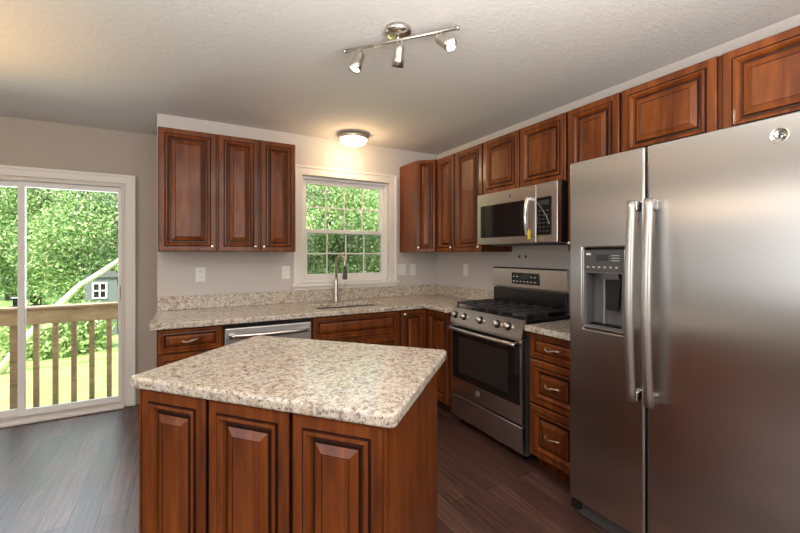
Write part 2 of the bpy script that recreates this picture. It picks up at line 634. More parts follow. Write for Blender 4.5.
for nm, z0, z1, y0 in (('lower_sash', WZ0 + .03, ZM + .022, 0.052), ('upper_sash', ZM - .018, WZ1 - .022, 0.088)):
    x0, x1 = WX0 + .022, WX1 - .022
    fr, bt = 0.042, (0.05 if nm == 'lower_sash' else 0.036)
    tp = 0.036 if nm == 'lower_sash' else 0.04
    s = MB().cells([x0, x0 + fr, x1 - fr, x1], [z0, z0 + bt, z1 - tp, z1], lambda i, j: not (i == 1 and j == 1), y0, y0 + .03, 'y').build(nm, M['vinyl'], win, bevel=0.003)
    gx0, gx1, gz0, gz1 = x0 + fr, x1 - fr, z0 + bt, z1 - tp
    MB().box(gx0 - .004, gx1 + .004, y0 + .013, y0 + .017, gz0 - .004, gz1 + .004).build('pane', M['glass'], s)
    xs, zs = [gx0], [gz0]
    for k in range(1, 4):
        xm = gx0 + (gx1 - gx0) * k / 4
        xs += [xm - .0065, xm + .0065]
    xs.append(gx1)
    zm = (gz0 + gz1) / 2
    zs += [zm - .0065, zm + .0065, gz1]
    MB().cells(xs, zs, lambda i, j: i % 2 == 1 or j == 1, y0 + .005, y0 + .0125, 'y').build('muntin_grid', M['vinyl'], s)

# ------------------------------------------------------------------ sliding glass door
dr = struct_empty('door_1', (0, YD, 0))
c = MB()
c.cells([DX0 - .072, DX0, DX1, DX1 + .072], [0.001, DZ1, DZ1 + .072], lambda i, j: not (i == 1 and j == 0), -0.02, -0.0005, 'y')
c.build('casing', M['white'], dr, bevel=0.006)
c = MB()
c.cells([DX0 - .078, DX0 - .055, DX1 + .055, DX1 + .078], [0.001, DZ1 + .055, DZ1 + .078], lambda i, j: not (i == 1 and j == 0), -0.03, -0.0205, 'y')
c.build('casing_backband', M['white'], dr, bevel=0.004)
c = MB()
c.cells([DX0 + .001, DX0 + .03, DX1 - .03, DX1 - .001], [0.001, 0.035, DZ1 - .03, DZ1 - .001], lambda i, j: not (i == 1 and j == 1), -0.012, 0.135, 'y')
c.build('door_frame', M['door_vinyl'], dr, bevel=0.003)
MB().box(DX0 + .001, DX1 - .001, -0.06, -0.0125, 0.001, 0.026, bev=0.006).build('threshold', M['white'], dr)
for nm, x0, x1, y0 in (('sliding_panel', -1.170, DX1 - .031, 0.03), ('fixed_panel', DX0 + .031, -1.15, 0.072)):
    sw = 0.045 if nm == 'sliding_panel' else 0.05
    s = MB().cells([x0, x0 + sw, x1 - sw + .02, x1], [0.036, 0.088, DZ1 - .075, DZ1 - .031], lambda i, j: not (i == 1 and j == 1), y0, y0 + .036, 'y').build(nm, M['vinyl'], dr, bevel=0.004)
    MB().box(x0 + sw - .004, x1 - sw + .024, y0 + .016, y0 + .020, 0.084, DZ1 - .071).build('pane', M['glass'], s)
    if nm == 'sliding_panel':
        MB().box(x1 - .026, x1 - .006, y0 - .028, y0 - .001, 0.93, 1.07, bev=0.006).build('door_latch', M['vinyl'], s)
# track ridge in the sill
MB().box(DX0 + .032, DX1 - .032, -0.005, 0.02, 0.0355, 0.045).build('sill_track', M['nickel'], dr)

# ------------------------------------------------------------------ outdoors: lawn, guard rail, trees
GZ = -0.92
struct(MB().box(-30, 34, YD + .2, 60, GZ - .2, GZ).build('ground_lawn', M['lawn']))

YR = 4.56
rail = thing('guard_railing', 'weathered wooden guard railing just outside the sliding glass door', 'railing', (-1.2, YR, 0))
MB().box(-1.1, 0.95, -0.019, 0.019, 0.735, 0.872, bev=0.004).build('top_board', M['rail_wood'], rail)
MB().box(-1.1, 0.95, -0.06, 0.05, 0.873, 0.893, bev=0.004).build('cap_board', M['rail_wood'], rail)
MB().box(-1.1, 0.95, -0.019, 0.019, -0.20, -0.08, bev=0.004).build('bottom_board', M['rail_wood'], rail)
px = [-1.144 + .131 * k for k in range(-5, 9)]
for x in px:
    if abs(x + 1.29) < .05:
        continue
    MB().box(x + 1.2 - .019, x + 1.2 + .019, 0.0195, 0.055, -0.2, 0.86, bev=0.003).build('baluster', M['rail_wood'], rail)
p = MB().box(-0.125, -0.045, 0.052, 0.135, GZ + .001, 0.868, bev=0.004).build('post', M['rail_wood'], rail)
cp = MB()
cp.box(-0.118, -0.052, 0.06, 0.127, 0.8685, 0.90)
cp.box(-0.108, -0.062, 0.07, 0.117, 0.90, 0.955)
cp.box(-0.125, -0.045, 0.052, 0.135, 0.955, 0.968)
cp.build('post_cap_lantern', M['black'], p)


def leaf_cloud(name, blobs, n, size, material):
    """one crown: n small bent leaves spread over a set of ellipsoids"""
    vs, fs = [], []
    ws_ = np.array([b[1][0] * b[1][1] + b[1][0] * b[1][2] for b in blobs])
    pick = rng.choice(len(blobs), n, p=ws_ / ws_.sum())
    d = rng.normal(size=(n, 3))
    d /= np.linalg.norm(d, axis=1)[:, None]
    rad = rng.uniform(0.55, 1.06, n)
    cen = np.array([b[0] for b in blobs])[pick]
    rr = np.array([b[1] for b in blobs])[pick]
    pos = cen + d * rr * rad[:, None]
    a = rng.normal(size=(n, 3)); a /= np.linalg.norm(a, axis=1)[:, None]
    b = rng.normal(size=(n, 3)); b -= a * (a * b).sum(1)[:, None]; b /= np.linalg.norm(b, axis=1)[:, None]
    nn = np.cross(a, b)
    s = size * rng.uniform(0.6, 1.25, n)[:, None]
    q = np.stack([pos - a * s, pos + b * s * .48 + nn * s * .12, pos + a * s, pos - b * s * .48 + nn * s * .12], 1).reshape(-1, 3)
    me = bpy.data.meshes.new(name)
    me.vertices.add(4 * n)
    me.vertices.foreach_set('co', q.astype(np.float32).ravel())
    me.loops.add(4 * n)
    me.loops.foreach_set('vertex_index', np.arange(4 * n, dtype=np.int32))
    me.polygons.add(n)
    me.polygons.foreach_set('loop_start', np.arange(0, 4 * n, 4, dtype=np.int32))
    me.update(calc_edges=True)
    me.materials.append(material)
    return me


def crown_blobs(h, r, k):
    out = []
    for _ in range(k):
        z = random.uniform(0.12, 0.93)
        rr = r * (0.55 + 0.45 * math.sin(PI * min(1, z * 1.05)))
        an = random.uniform(0, 2 * PI)
        q = random.uniform(0.15, 0.72) * rr
        s = random.uniform(0.30, 0.52) * r
        out.append(((q * math.cos(an), q * math.sin(an), z * h), (s * 1.15, s * 1.15, s * 0.85)))
    return out


tree_mesh = [leaf_cloud('foliage', crown_blobs(7.2, 1.85, 40), 34000, 0.057, M['leaf']) for _ in range(3)]
trunk_mesh = []
for k in range(3):
    tb = MB()
    bend = random.uniform(-.3, .3)
    tb.tube([(0, 0, 0), (bend * .3, .05, 1.6), (bend, .1, 3.4), (bend * 1.3, 0, 5.4)], [0.17, 0.14, 0.11, 0.05], 9)
    for j in range(5):
        an = random.uniform(0, 2 * PI)
        z = 2.0 + j * .6
        tb.tube([(bend * z / 4.5, .08, z), (bend * z / 4.5 + math.cos(an) * .7, math.sin(an) * .7, z + .7), (bend * z / 4.5 + math.cos(an) * 1.5, math.sin(an) * 1.5, z + 1.2)], [0.06, 0.045, 0.02], 7)
    o = tb.build('trunk', M['bark'])
    trunk_mesh.append(o.data)
    bpy.data.objects.remove(o)


def put(name, me, parent, sc=1.0):
    o = bpy.data.objects.new(name, me)
    COL.objects.link(o)
    o.parent = parent
    o.scale = (sc, sc, sc)
    return o


TREES = [(-7.0, 16.4, 1.0), (-2.9, 16.8, 1.0), (1.3, 15.2, .95), (4.6, 12.2, .92), (8.6, 13.4, 1.0),
         (-10.2, 20.4, 1.1), (-5.3, 21.2, 1.12), (-0.4, 20.6, 1.1), (4.0, 19.2, 1.05), (7.9, 18.2, 1.1), (12.4, 18.0, 1.1),
         (-7.4, 26.0, 1.3), (-2.2, 26.4, 1.3), (7.0, 26.0, 1.25), (13.5, 25.0, 1.3), (2.6, 34.0, 1.3)]
for i, (x, y, sc) in enumerate(TREES):
    t_ = thing('leafy_tree', 'tall leafy green tree in the dense treeline behind the lawn', 'tree', (x, y, GZ), random.uniform(0, 6.28), 'trees behind the lawn')
    put('foliage', tree_mesh[i % 3], t_, sc)
    put('trunk', trunk_mesh[i % 3], t_, sc)

shrub_mesh = [leaf_cloud('foliage', [((-.62 + 1.24 * q / 13, random.uniform(-.25, .25), random.uniform(.40, .80) if q % 2 else .32), (.48, .45, .42)) for q in range(14)], 6500, 0.060, M['leaf_shrub']) for _ in range(2)]
stem = MB()
for j in range(6):
    an = j * 1.05
    stem.tube([(0.05 * math.cos(an), 0.05 * math.sin(an), 0), (.3 * math.cos(an), .25 * math.sin(an), .5), (.45 * math.cos(an), .4 * math.sin(an), .9)], [.02, .015, .008], 6)
o = stem.build('stems', M['bark'])
stem_mesh = o.data
bpy.data.objects.remove(o)
for i, (x, y, sc) in enumerate([(-7.40, 11.4, 1.0), (-4.95, 11.4, 1.0), (-2.5, 11.35, 1.0), (-.05, 11.4, 1.0), (3.5, 9.6, .9), (5.8, 9.7, .92), (8.1, 9.8, .9)]):
    t_ = thing('shrub', 'low bright green shrub at the edge of the lawn', 'shrub', (x, y, GZ), PI * (i % 2), 'shrubs along the lawn edge')
    put('foliage', shrub_mesh[i % 2], t_, sc)
    put('stems', stem_mesh, t_, sc)

limb = MB().tube([(-3.02, 10.08, GZ + .05), (-2.686, 9.865, -0.343), (-2.275, 9.635, 0.146), (-1.996, 9.48, 0.447), (-1.7, 9.316, 0.767), (-1.505, 9.202, 0.895), (-1.372, 9.132, 0.994), (-1.076, 8.967, 1.219), (-0.796, 8.812, 1.52), (-0.516, 8.686, 1.91)],
               [.07, .065, .055, .052, .048, .046, .045, .040, .036, .022], 10).build('fallen_branch', M['pale_bark'])
tag(limb, 'pale bleached branch slanting up across the green trees outside', 'branch')

shed = thing('garden_shed', 'small grey shed with a white framed window among the trees', 'shed', (-2.43, 13.4, GZ))
MB().box(0.08, 0.80, 0, 1.0, 0, 1.62).build('shed_wall', M['shed_grey'], shed)
MB().prism([(.0, 1.621), (.88, 1.621), (.44, 1.80)], -.06, 1.06, axis='y').build('shed_roof', M['roof'], shed)
w_ = MB().cells([.25, .285, .40, .43, .545, .58], [1.04, 1.075, 1.245, 1.275, 1.445, 1.48], lambda i, j: i % 2 == 0 or j % 2 == 0, -0.04, -0.001, 'y').build('shed_window', M['vinyl'], shed)
MB().box(.286, .544, -0.02, -0.005, 1.076, 1.444).build('pane', M['black_glass'], w_)

# ------------------------------------------------------------------ cabinets
WOOD = [M['cherry'], M['glaze']]


def door_mesh(w, h, t=0.021):
    k = min(1.0, w / 0.27, h / 0.27)
    k = max(k, 0.42)
    prof = [(0, 0), (0, -t + .005), (.005, -t), (.036 * k, -t), (.039 * k, -t + .004), (.043 * k, -t - .006), (.053 * k, -t - .007), (.062 * k, -t + .002),
            (.066 * k, -t + .013), (.074 * k, -t + .013), (.078 * k, -t + .006), (.104 * k, -t - .003), (.107 * k, -t - .001)]
    dark = {0, 3, 4, 8, 9, 11}
    b = MB()
    b.rings([(a, w - a, a, h - a, y) for a, y in prof], lambda i: 1 if i in dark else 0)
    return b


def knob(parent, x, z, y=-0.021, r=0.014):
    return MB().lathe([(0.0, 0), (.007, 0), (.0055, .008), (.006, .012), (r, .017), (r * .95, .022), (r * .5, .026), (0, .027)], (x, y, z), (0, -1, 0), 14).build('knob', M['knob_nickel'], parent)


def pull(parent, x, z, L=0.105, y=-0.021):
    b = MB()
    pts = []
    for i in range(13):
        u = i / 12
        pts.append((x - L / 2 + L * u, y - .024 * math.sin(PI * u) ** .55 - .001, z - .006 * math.sin(2 * PI * u) - .004 * math.sin(PI * u)))
    b.tube(pts, [.0065, .006, .005, .0045, .0045, .0055, .006, .0055, .0045, .0045, .005, .006, .0065], 8)
    return b.build('pull_handle', M['nickel'], parent)


def front(parent, kind, x0, x1, z0, z1, kn=None, pl=False):
    b = door_mesh(x1 - x0, z1 - z0)
    o = b.build(kind, WOOD, parent, loc=(x0, -0.001, z0))
    if kn:
        knob(o, kn[0] - x0, kn[1] - z0)
    if pl:
        pull(o, (x1 - x0) / 2, (z1 - z0) / 2)
    return o


def cabinet(label, loc, rz, w, d, z0, z1, fronts, toe=False, name='wall_cabinet', cat='cabinet', group=None):
    t_ = thing(name, label, cat, loc, rz, group)
    b = MB()
    if toe:
        b.prism([(0.0, 0.105), (0.075, 0.105), (0.075, 0.0), (d, 0.0), (d, z1), (0.0, z1)], 0, w, axis='x')
    else:
        b.cells([0, .018, w - .018, w], [0, .018, d], lambda i, j: not (i == 1 and j == 1), z0, z0 + .016)
        b.box(0, w, 0, d, z0 + .0161, z1)
    b.build('body', WOOD, t_)
    if not toe:
        pass
    for f in fronts:
        front(t_, **f)
    return t_


def D(x0, x1, z0, z1, kn=None):
    return dict(kind='door', x0=x0, x1=x1, z0=z0, z1=z1, kn=kn)


def DW(x0, x1, z0, z1, pl=True, kind='drawer'):
    return dict(kind=kind, x0=x0, x1=x1, z0=z0, z1=z1, pl=pl)


ZU0, ZU1 = 1.372, 2.256
GD, UD = 'base cabinets under the countertop', 'wall cabinets under the ceiling'
YF = YB - .33 + .022      # body front of back-wall uppers
dpt = YB - YF - .001
# left of the window
cabinet('glossy cherry wall cabinet with one wide door, left end beside the sliding door', (-.158, YF, 0), 0, .377, dpt, ZU0, ZU1,
        [D(.004, .373, ZU0 + .003, ZU1 - .004, (.345, ZU0 + .04))])
cabinet('cherry wall cabinet with two narrow doors, right beside the kitchen window', (.2205, YF, 0), 0, .588, dpt, ZU0, ZU1,
        [D(.008, .2975, ZU0 + .003, ZU1 - .004, (.272, ZU0 + .04)), D(.3125, .584, ZU0 + .003, ZU1 - .004, (.335, ZU0 + .04))])
# diagonal corner cabinet
ct = thing('corner_wall_cabinet', 'angled corner cherry wall cabinet with one narrow door, right of the window', 'cabinet', (1.967, YB - .33, 0), -PI / 4)
A = Vector((1.967, YB - .33)); 
cb = MB().prism([(1.967, YB - .001), (1.967, YB - .325), (2.104, 3.068 + .005), (XR - .001, 3.073), (XR - .001, YB - .001)], ZU0, ZU1)
inv = Matrix.Rotation(PI / 4, 4, 'Z') @ Matrix.Translation((-1.967, -(YB - .33), 0))
cb.xform(inv)
cb.build('body', WOOD, ct)
front(ct, 'door', .006, .191, ZU0 + .003, ZU1 - .004, (.030, ZU0 + .04))
# right wall
XF = XR - .33 + .022
dpr = XR - XF - .001
cabinet('narrow cherry wall cabinet between the corner cabinet and the amber lit door', (XF, 3.071, 0), RZ, .281, dpr, ZU0, ZU1,
        [D(.006, .275, ZU0 + .003, ZU1 - .004, (.250, ZU0 + .04))])
cabinet('cherry wall cabinet catching an amber highlight, just left of the microwave', (XF, 2.789, 0), RZ, .372, dpr, ZU0, ZU1,
        [D(.006, .366, ZU0 + .003, ZU1 - .004, (.340, ZU0 + .04))])
cabinet('short two door cherry wall cabinet directly above the microwave', (XF, 2.416, 0), RZ, .787, dpr, 1.822, ZU1,
        [D(.006, .388, 1.826, ZU1 - .004), D(.398, .781, 1.826, ZU1 - .004)])
cabinet('full height single door cherry wall cabinet between microwave and refrigerator', (XF, 1.628, 0), RZ, .345, dpr, ZU0, ZU1,
        [D(.008, .337, ZU0 + .003, ZU1 - .004, (.032, ZU0 + .05))])
cabinet('short cherry cabinet above the refrigerator with two wide doors', (XF, 1.282, 0), RZ, .905, dpr, 1.872, ZU1,
        [D(.006, .442, 1.876, ZU1 - .004), D(.462, .898, 1.876, ZU1 - .004)], group=None)
cabinet('short cherry wall cabinet at the far right end past the refrigerator', (XF, .376, 0), RZ, .60, dpr, 1.872, ZU1,
        [D(.006, .296, 1.876, ZU1 - .004), D(.304, .594, 1.876, ZU1 - .004)])

# base cabinets on the back wall
YBF = 2.922
CT0 = 0.875
db = YB - YBF - .001
cabinet('cherry base cabinet with stacked drawers at the left end beside the dishwasher', (-.150, YBF, 0), 0, .388, db, 0, CT0,
        [DW(.006, .378, .715, .868), DW(.006, .378, .425, .705), DW(.006, .378, .115, .415)], toe=True, name='base_cabinet')
cabinet('cherry sink base cabinet with a long false drawer front beneath the faucet', (.852, YBF, 0), 0, .764, db, 0, .66,
        [D(.010, .376, .115, .655, (.345, .625)), D(.384, .752, .115, .655, (.415, .625))], toe=True, name='sink_base_cabinet')
sb = [o for o in COL.objects if o.name == 'sink_base_cabinet'][0]
MB().box(0, .764, 0, .02, .6605, CT0).build('top_rail', WOOD, sb)
front(sb, 'false_drawer_front', .010, .752, .690, .868)
# corner base cabinet, L shaped with doors at right angles
XBF = 1.905
cc = thing('corner_base_cabinet', 'L-shaped cherry corner base cabinet left of the range', 'cabinet', (1.6175, YBF, 0), 0)
cb = MB()
ox, oy = 1.6175, YBF
cb.prism([(0, 0), (XBF - ox, 0), (XBF - ox, 2.564 - oy), (XR - .001 - ox, 2.564 - oy), (XR - .001 - ox, YB - .001 - oy), (0, YB - .001 - oy)], .105, CT0)
cb.build('body', WOOD, cc)
cb = MB().prism([(0.001, .075), (XBF + .075 - ox, .075), (XBF + .075 - ox, 2.564 - oy), (XR - .01 - ox, 2.564 - oy), (XR - .01 - ox, YB - .01 - oy), (0.001, YB - .01 - oy)], 0, .1045)
cb.build('toe_kick', M['toe'], cc)
front(cc, 'door', .012, .262, .115, .868, (.04, .835))
b = door_mesh(.31, .753)
o = b.build('door', WOOD, cc, loc=(XBF - ox - .001, -.034, .115))
o.rotation_euler = (0, 0, RZ)
# drawers right of the range
cabinet('three drawer cherry base cabinet squeezed between the range and refrigerator', (XBF, 1.738, 0), RZ, .378, XR - XBF - .001, 0, CT0,
        [DW(.014, .366, .715, .868), DW(.014, .366, .440, .705), DW(.014, .366, .115, .430)], toe=True, name='drawer_cabinet')

# ------------------------------------------------------------------ worktops
TOP = .914
ctp = thing('countertop', 'L-shaped speckled granite countertop with backsplash along two walls', 'countertop', (0, 0, 0))
SX0, SX1, SY0, SY1 = .945, 1.545, 3.01, 3.325
b = MB().cells([-.187, SX0, SX1, 1.852, XR - .001], [2.564, 2.864, SY0, SY1, YB - .001],
               lambda i, j: (j > 0 or i == 3) and not (i == 1 and j == 2), CT0 + .001, TOP)
b.build('slab', M['granite'], ctp, bevel=.008)
MB().box(-.176, XR - .001, YB - .021, YB - .001, TOP + .0005, TOP + .108, bev=.003).build('backsplash', M['granite'], ctp)
MB().box(XR - .021, XR - .001, 2.564, YB - .022, TOP + .0005, TOP + .108, bev=.003).build('backsplash', M['granite'], ctp)
sct = thing('countertop', 'short strip of speckled granite countertop above the three drawers', 'countertop', (0, 0, 0))
MB().box(1.852, XR - .001, 1.352, 1.738, CT0 + .001, TOP, bev=.007).build('slab', M['granite'], sct)
MB().box(XR - .021, XR - .001, 1.352, 1.738, TOP + .0005, TOP + .108, bev=.003).build('backsplash', M['granite'], sct)

# sink
sk = thing('sink', 'stainless undermount sink set in the countertop below the window', 'sink', ((SX0 + SX1) / 2, (SY0 + SY1) / 2, TOP))
b = MB()
hx, hy = (SX1 - SX0) / 2 + .012, (SY1 - SY0) / 2 + .012
bm = b.bm
def rrect(hx, hy, r, z, n=5):
    out = []
    for cx, cy, a0 in ((hx - r, hy - r, 0), (-hx + r, hy - r, PI / 2), (-hx + r, -hy + r, PI), (hx - r, -hy + r, 1.5 * PI)):
        for i in range(n + 1):
            a = a0 + PI / 2 * i / n
            out.append(bm.verts.new((cx + r * math.cos(a), cy + r * math.sin(a), z)))
    return out
L = [rrect(hx + .015, hy + .0, .03, -.0395), rrect(hx, hy, .03, -.0395), rrect(hx - .004, hy - .004, .03, -.05), rrect(hx - .012, hy - .012, .04, -.20), rrect(hx - .05, hy - .05, .05, -.215)]
for a, c_ in zip(L, L[1:]):
    for i in range(len(a)):
        f = bm.faces.new((a[i], a[(i + 1) % len(a)], c_[(i + 1) % len(a)], c_[i])); f.smooth = True
bm.faces.new(L[-1])
b.build('basin', M['steel'], sk)
MB().lathe([(0, .004), (.035, .004), (.04, .0), (.042, -.001)], (0.05, 0, -.2145)).build('drain', M['chrome'], sk)

# faucet
fc = thing('faucet', 'tall gooseneck pull-down faucet standing behind the sink', 'faucet', (1.225, 3.405, TOP))
fd = Vector((.12, -1, 0)).normalized()
MB().lathe([(0, 0), (.028, 0), (.028, .008), (.022, .014), (.019, .05), (.0185, .20), (.016, .215), (0, .216)], (0, 0, .0005), seg=20).build('faucet_body', M['nickel'], fc)
pts = [(0, 0, .20)]
R_ = .085
for i in range(15):
    a = PI * i / 14
    q = R_ * (1 - math.cos(a))
    pts.append((fd.x * q, fd.y * q, .345 + R_ * math.sin(a)))
pts.append((fd.x * 2 * R_, fd.y * 2 * R_, .325))
MB().tube(pts, .0125, 12).build('spout', M['nickel'], fc)
q = fd * 2 * R_
MB().lathe([(0, 0), (.014, 0), (.015, -.04), (.021, -.075), (.022, -.105), (.018, -.112), (0, -.112)], (q.x, q.y, .327), seg=16).build('spray_head', M['dark_grey'], fc)
h_ = MB()
h_.tube([(.015, 0, .10), (.042, 0, .102)], .014, 12)
h_.build('handle_hub', M['nickel'], fc)
MB().tube([(.040, 0, .102), (.062, -.012, .118), (.080, -.022, .150), (.088, -.026, .165)], [.008, .007, .006, .007], 10).build('lever', M['nickel'], fc)

# ------------------------------------------------------------------ dishwasher
dw = thing('dishwasher', 'stainless dishwasher with bowed handle under the granite, left of the sink', 'dishwasher', (.243, YBF - .03, 0))
MB().box(.002, .602, .05, .60, .012, .868).build('tub', M['dark_grey'], dw)
MB().box(.004, .600, 0, .049, .115, .842, bev=.006).build('door', M['steel_dw'], dw)
MB().box(.004, .600, .008, .049, .8425, .868).build('control_strip', M['black'], dw)
MB().box(.006, .598, .06, .10, .0, .0115).build('base_rail', M['black'], dw)
h_ = MB()
pts = []
for i in range(17):
    u = i / 16
    pts.append((.035 + .534 * u, -.016 - .034 * math.sin(PI * u) ** .6, .79))
h_.tube(pts, .016, 10, ry=.6, up=(0, 0, 1))
h_.box(.025, .060, -.028, -.0005, .774, .806, bev=.004)
h_.box(.544, .579, -.028, -.0005, .774, .806, bev=.004)
h_.build('handle', M['steel_range'], dw)

# ------------------------------------------------------------------ island
A2 = Vector((-.178, 1.703)); B2 = Vector((.505, .933)); C2 = Vector((1.066, 1.461)); D2 = Vector((.354, 2.232))
Wd = (B2 - A2).normalized(); Nd = Vector((-Wd.y, Wd.x))
ang = math.atan2(Wd.y, Wd.x)
isl = thing('kitchen_island', 'cherry kitchen island base with three raised panels standing mid floor', 'island', (0, 0, 0), 0)
O2 = A2 + Wd * .042 + Nd * .036
isl.location = (O2.x, O2.y, 0)
isl.rotation_euler = (0, 0, ang)
IM = Matrix.Rotation(-ang, 4, 'Z') @ Matrix.Translation((-O2.x, -O2.y, 0))
def toL(v):
    r = IM @ Vector((v.x, v.y, 0)); return (r.x, r.y)
IW = .957
cB = toL(C2 - Nd * .07 - Wd * .032); cD = toL(D2 - Nd * .05 + Wd * .035)
b = MB().prism([(0, 0), (IW, 0), cB, cD], 0.0, .872)
b.build('body', WOOD, isl)
b = MB().box(-.0, .008, -.021, -.0005, 0.001, .871); b.build('edge_stile', WOOD, isl)
b = MB().box(IW - .010, IW, -.021, -.0005, 0.001, .871); b.build('edge_stile', WOOD, isl)
for (x0, x1) in ((.010, .303), (.317, .632), (.646, .945)):
    front(isl, 'panel_door', x0, x1, .04, .868)
ist = thing('island_countertop', 'thick speckled granite worktop covering the kitchen island', 'countertop', (0, 0, 0))
cs = [A2, B2, C2, D2]
poly = []
for i, c_ in enumerate(cs):
    p0, p1 = cs[i - 1], cs[(i + 1) % 4]
    r = .03
    u, v = (p0 - c_).normalized(), (p1 - c_).normalized()
    s_, e_ = c_ + u * r, c_ + v * r
    for k in range(6):
        tt = k / 5
        poly.append(tuple((1 - tt) ** 2 * s_ + 2 * tt * (1 - tt) * c_ + tt ** 2 * e_))
MB().prism(poly, .8735, TOP).build('slab', M['granite'], ist, bevel=.010)

# ------------------------------------------------------------------ refrigerator
fr = thing('refrigerator', 'large stainless side by side refrigerator filling the right side', 'refrigerator', (1.759, 1.343, 0), RZ)
b = MB().box(.004, .906, .078, .672, .03, 1.80, bev=.006)
b.build('case', M['dark_grey'], fr)
b = MB().box(.012, .898, .035, .077, .006, .085, bev=.008); b.build('base_grille', M['dark_grey'], fr)
DXa, DXb, DZa, DZb = .080, .300, .985, 1.385
fz = MB().cells([.001, DXa, DXb, .380], [.092, DZa, DZb, 1.826], lambda i, j: not (i == 1 and j == 1), 0, .074, 'y').build('freezer_door', M['steel'], fr, bevel=.010)
fg = MB().box(.388, .908, 0, .074, .092, 1.826).build('refrigerator_door', M['steel'], fr, bevel=.012)
# water and ice dispenser
g = .003
dp = MB()
dp.cells([DXa + g, DXa + .009, DXb - .009, DXb - g], [DZa + g, DZa + .012, DZb - .009, DZb - g], lambda i, j: not (i == 1 and j >= 1) and j < 2, -.004, .012, 'y')
dsp = dp.build('dispenser_frame', M['steel'], fz, bevel=.004)
cv = MB().cells([DXa + .0095, DXa + .020, DXb - .020, DXb - .0095], [DZa + .0125, DZa + .022, 1.262, 1.27], lambda i, j: not (i == 1 and j == 1), .0, .064, 'y')
cv.box(DXa + .0095, DXb - .0095, .0641, .068, DZa + .0125, 1.27)
cv.build('dispenser_recess', M['mid_grey'], fz)
cpn = MB().box(DXa + .0095, DXb - .0095, -.002, .05, 1.2705, DZb - .0095, bev=.003).build('dispenser_controls', M['dark_grey'], fz)
MB().box(.155, .215, -.0035, -.0021, 1.322, 1.352).build('dispenser_display', M['display'], cpn)
bt = MB()
for k in range(6):
    bt.box(.105 + k * .029, .117 + k * .029, -.0032, -.0021, 1.288, 1.295)
for k in range(3):
    bt.box(.232, .270, -.0032, -.0021, 1.322 + k * .012, 1.325 + k * .012)
bt.build('button_print', M['marks'], cpn)
MB().box(.101, .125, -.0036, -.0021, 1.350, 1.360).build('sticker', M['plate'], cpn)
MB().prism([(.175, 1.235), (.262, 1.235), (.258, 1.262), (.180, 1.262)], .004, .05, axis='y').build('nozzle', M['dark_grey'], fz)
pd = MB().prism([(.188, 1.085), (.246, 1.085), (.258, 1.228), (.190, 1.228)], .022, .036, axis='y', bev=.003).build('paddle', M['black'], fz)
MB().box(.156, .163, .052, .063, 1.01, 1.262).build('water_tube', M['strip'], fz)
tr = MB()
for k in range(9):
    tr.box(.110 + k * .018, .118 + k * .018, .008, .060, 1.0075, 1.014)
tr.build('drip_tray', M['black'], fz)
# handles
for par, hx_ in ((fz, .352), (fg, .424)):
    pts = []
    for i in range(21):
        u = i / 20
        pts.append((hx_, -.050 - .020 * math.sin(PI * u), .712 + .876 * u))
    hh = MB().tube(pts, .019, 14, ry=.72, up=(1, 0, 0)).build('handle', M['steel_handle'], par)
    for z in (.735, 1.565):
        dx = .006 if par is fz else -.006
        MB().box(hx_ - .013 + dx, hx_ + .013 + dx, -.040, -.0005, z - .022, z + .022, bev=.005).build('handle_mount', M['chrome'], hh)
def badge(parent, x, z, r, y=-.0005, back=M['nickel']):
    o = MB().lathe([(0, 0), (r, 0), (r, .003), (r * .9, .005), (r * .86, .003), (0, .003)], (x, y, z), (0, -1, 0), 28).build('badge', back, parent)
    m_ = MB()
    # two interlaced script initials inside four border curls
    def arc(cx, cz, rr, a0, a1, th):
        m_.tube([(x + cx * r + rr * r * math.cos(a), y - .0036, z + cz * r + rr * r * math.sin(a)) for a in np.linspace(a0, a1, 13)], th * r, 6)
    arc(-.20, .08, .33, .3, 5.4, .05)
    arc(-.16, -.22, .24, -2.6, 1.4, .045)
    arc(.24, .20, .20, .5, 4.9, .05)
    arc(.24, -.18, .24, 1.4, 5.9, .05)
    for k in range(4):
        arc(.66 * math.cos(k * PI / 2 + .78), .66 * math.sin(k * PI / 2 + .78), .13, k * PI / 2 - 1, k * PI / 2 + 2.8, .035)
    m_.build('monogram', M['plate'] if back is not M['nickel'] else M['black'], o)
    return o
badge(fg, .820, 1.757, .026)
hg = MB().box(.004, .05, .012, .07, .040, .0855, bev=.004); hg.build('door_hinge', M['black'], fr)
for x in (.06, .84):
    for y in (.12, .60):
        MB().lathe([(.0, 0), (.02, 0), (.02, .0285), (0, .0285)], (x, y, .0005), seg=12).build('foot', M['black'], fr)

# ------------------------------------------------------------------ gas range
rg = thing('gas_range', 'stainless gas range with black grates standing between the base cabinets', 'range', (1.900, 2.559, 0), RZ)
RW = .766
MB().box(.003, RW - .003, .034, .53, .045, .895).build('case', M['range_side'], rg)
for x in (.05, RW - .05):
    for y in (.08, .48):
        MB().lathe([(0, 0), (.016, 0), (.016, .044), (0, .044)], (x, y, .0005), seg=12).build('foot', M['black'], rg)
MB().box(.004, RW - .004, .0, .033, .062, .236, bev=.006).build('storage_drawer', M['steel_range'], rg)
od = MB().box(.004, RW - .004, .0, .033, .248, .800, bev=.006).build('oven_door', M['steel_range'], rg)
gl = MB().box(.028, RW - .028, -.004, -.0005, .372, .788, bev=.002).build('door_glass', M['black_glass'], od)
MB().box(.105, RW - .125, -.0055, -.0041, .425, .705).build('oven_window', M['oven_window'], gl)
pts = []
for i in range(19):
    u = i / 18
    pts.append((.022 + (RW - .044) * u, -.044 - .014 * math.sin(PI * u), .768))
hd = MB().tube(pts, .015, 12).build('handle', M['steel'], od)
for x in (.030, RW - .030):
    MB().box(x - .012, x + .012, -.046, -.0008, .752, .784, bev=.004).build('handle_mount', M['chrome'], hd)
badge(od, .325, .318, .021)
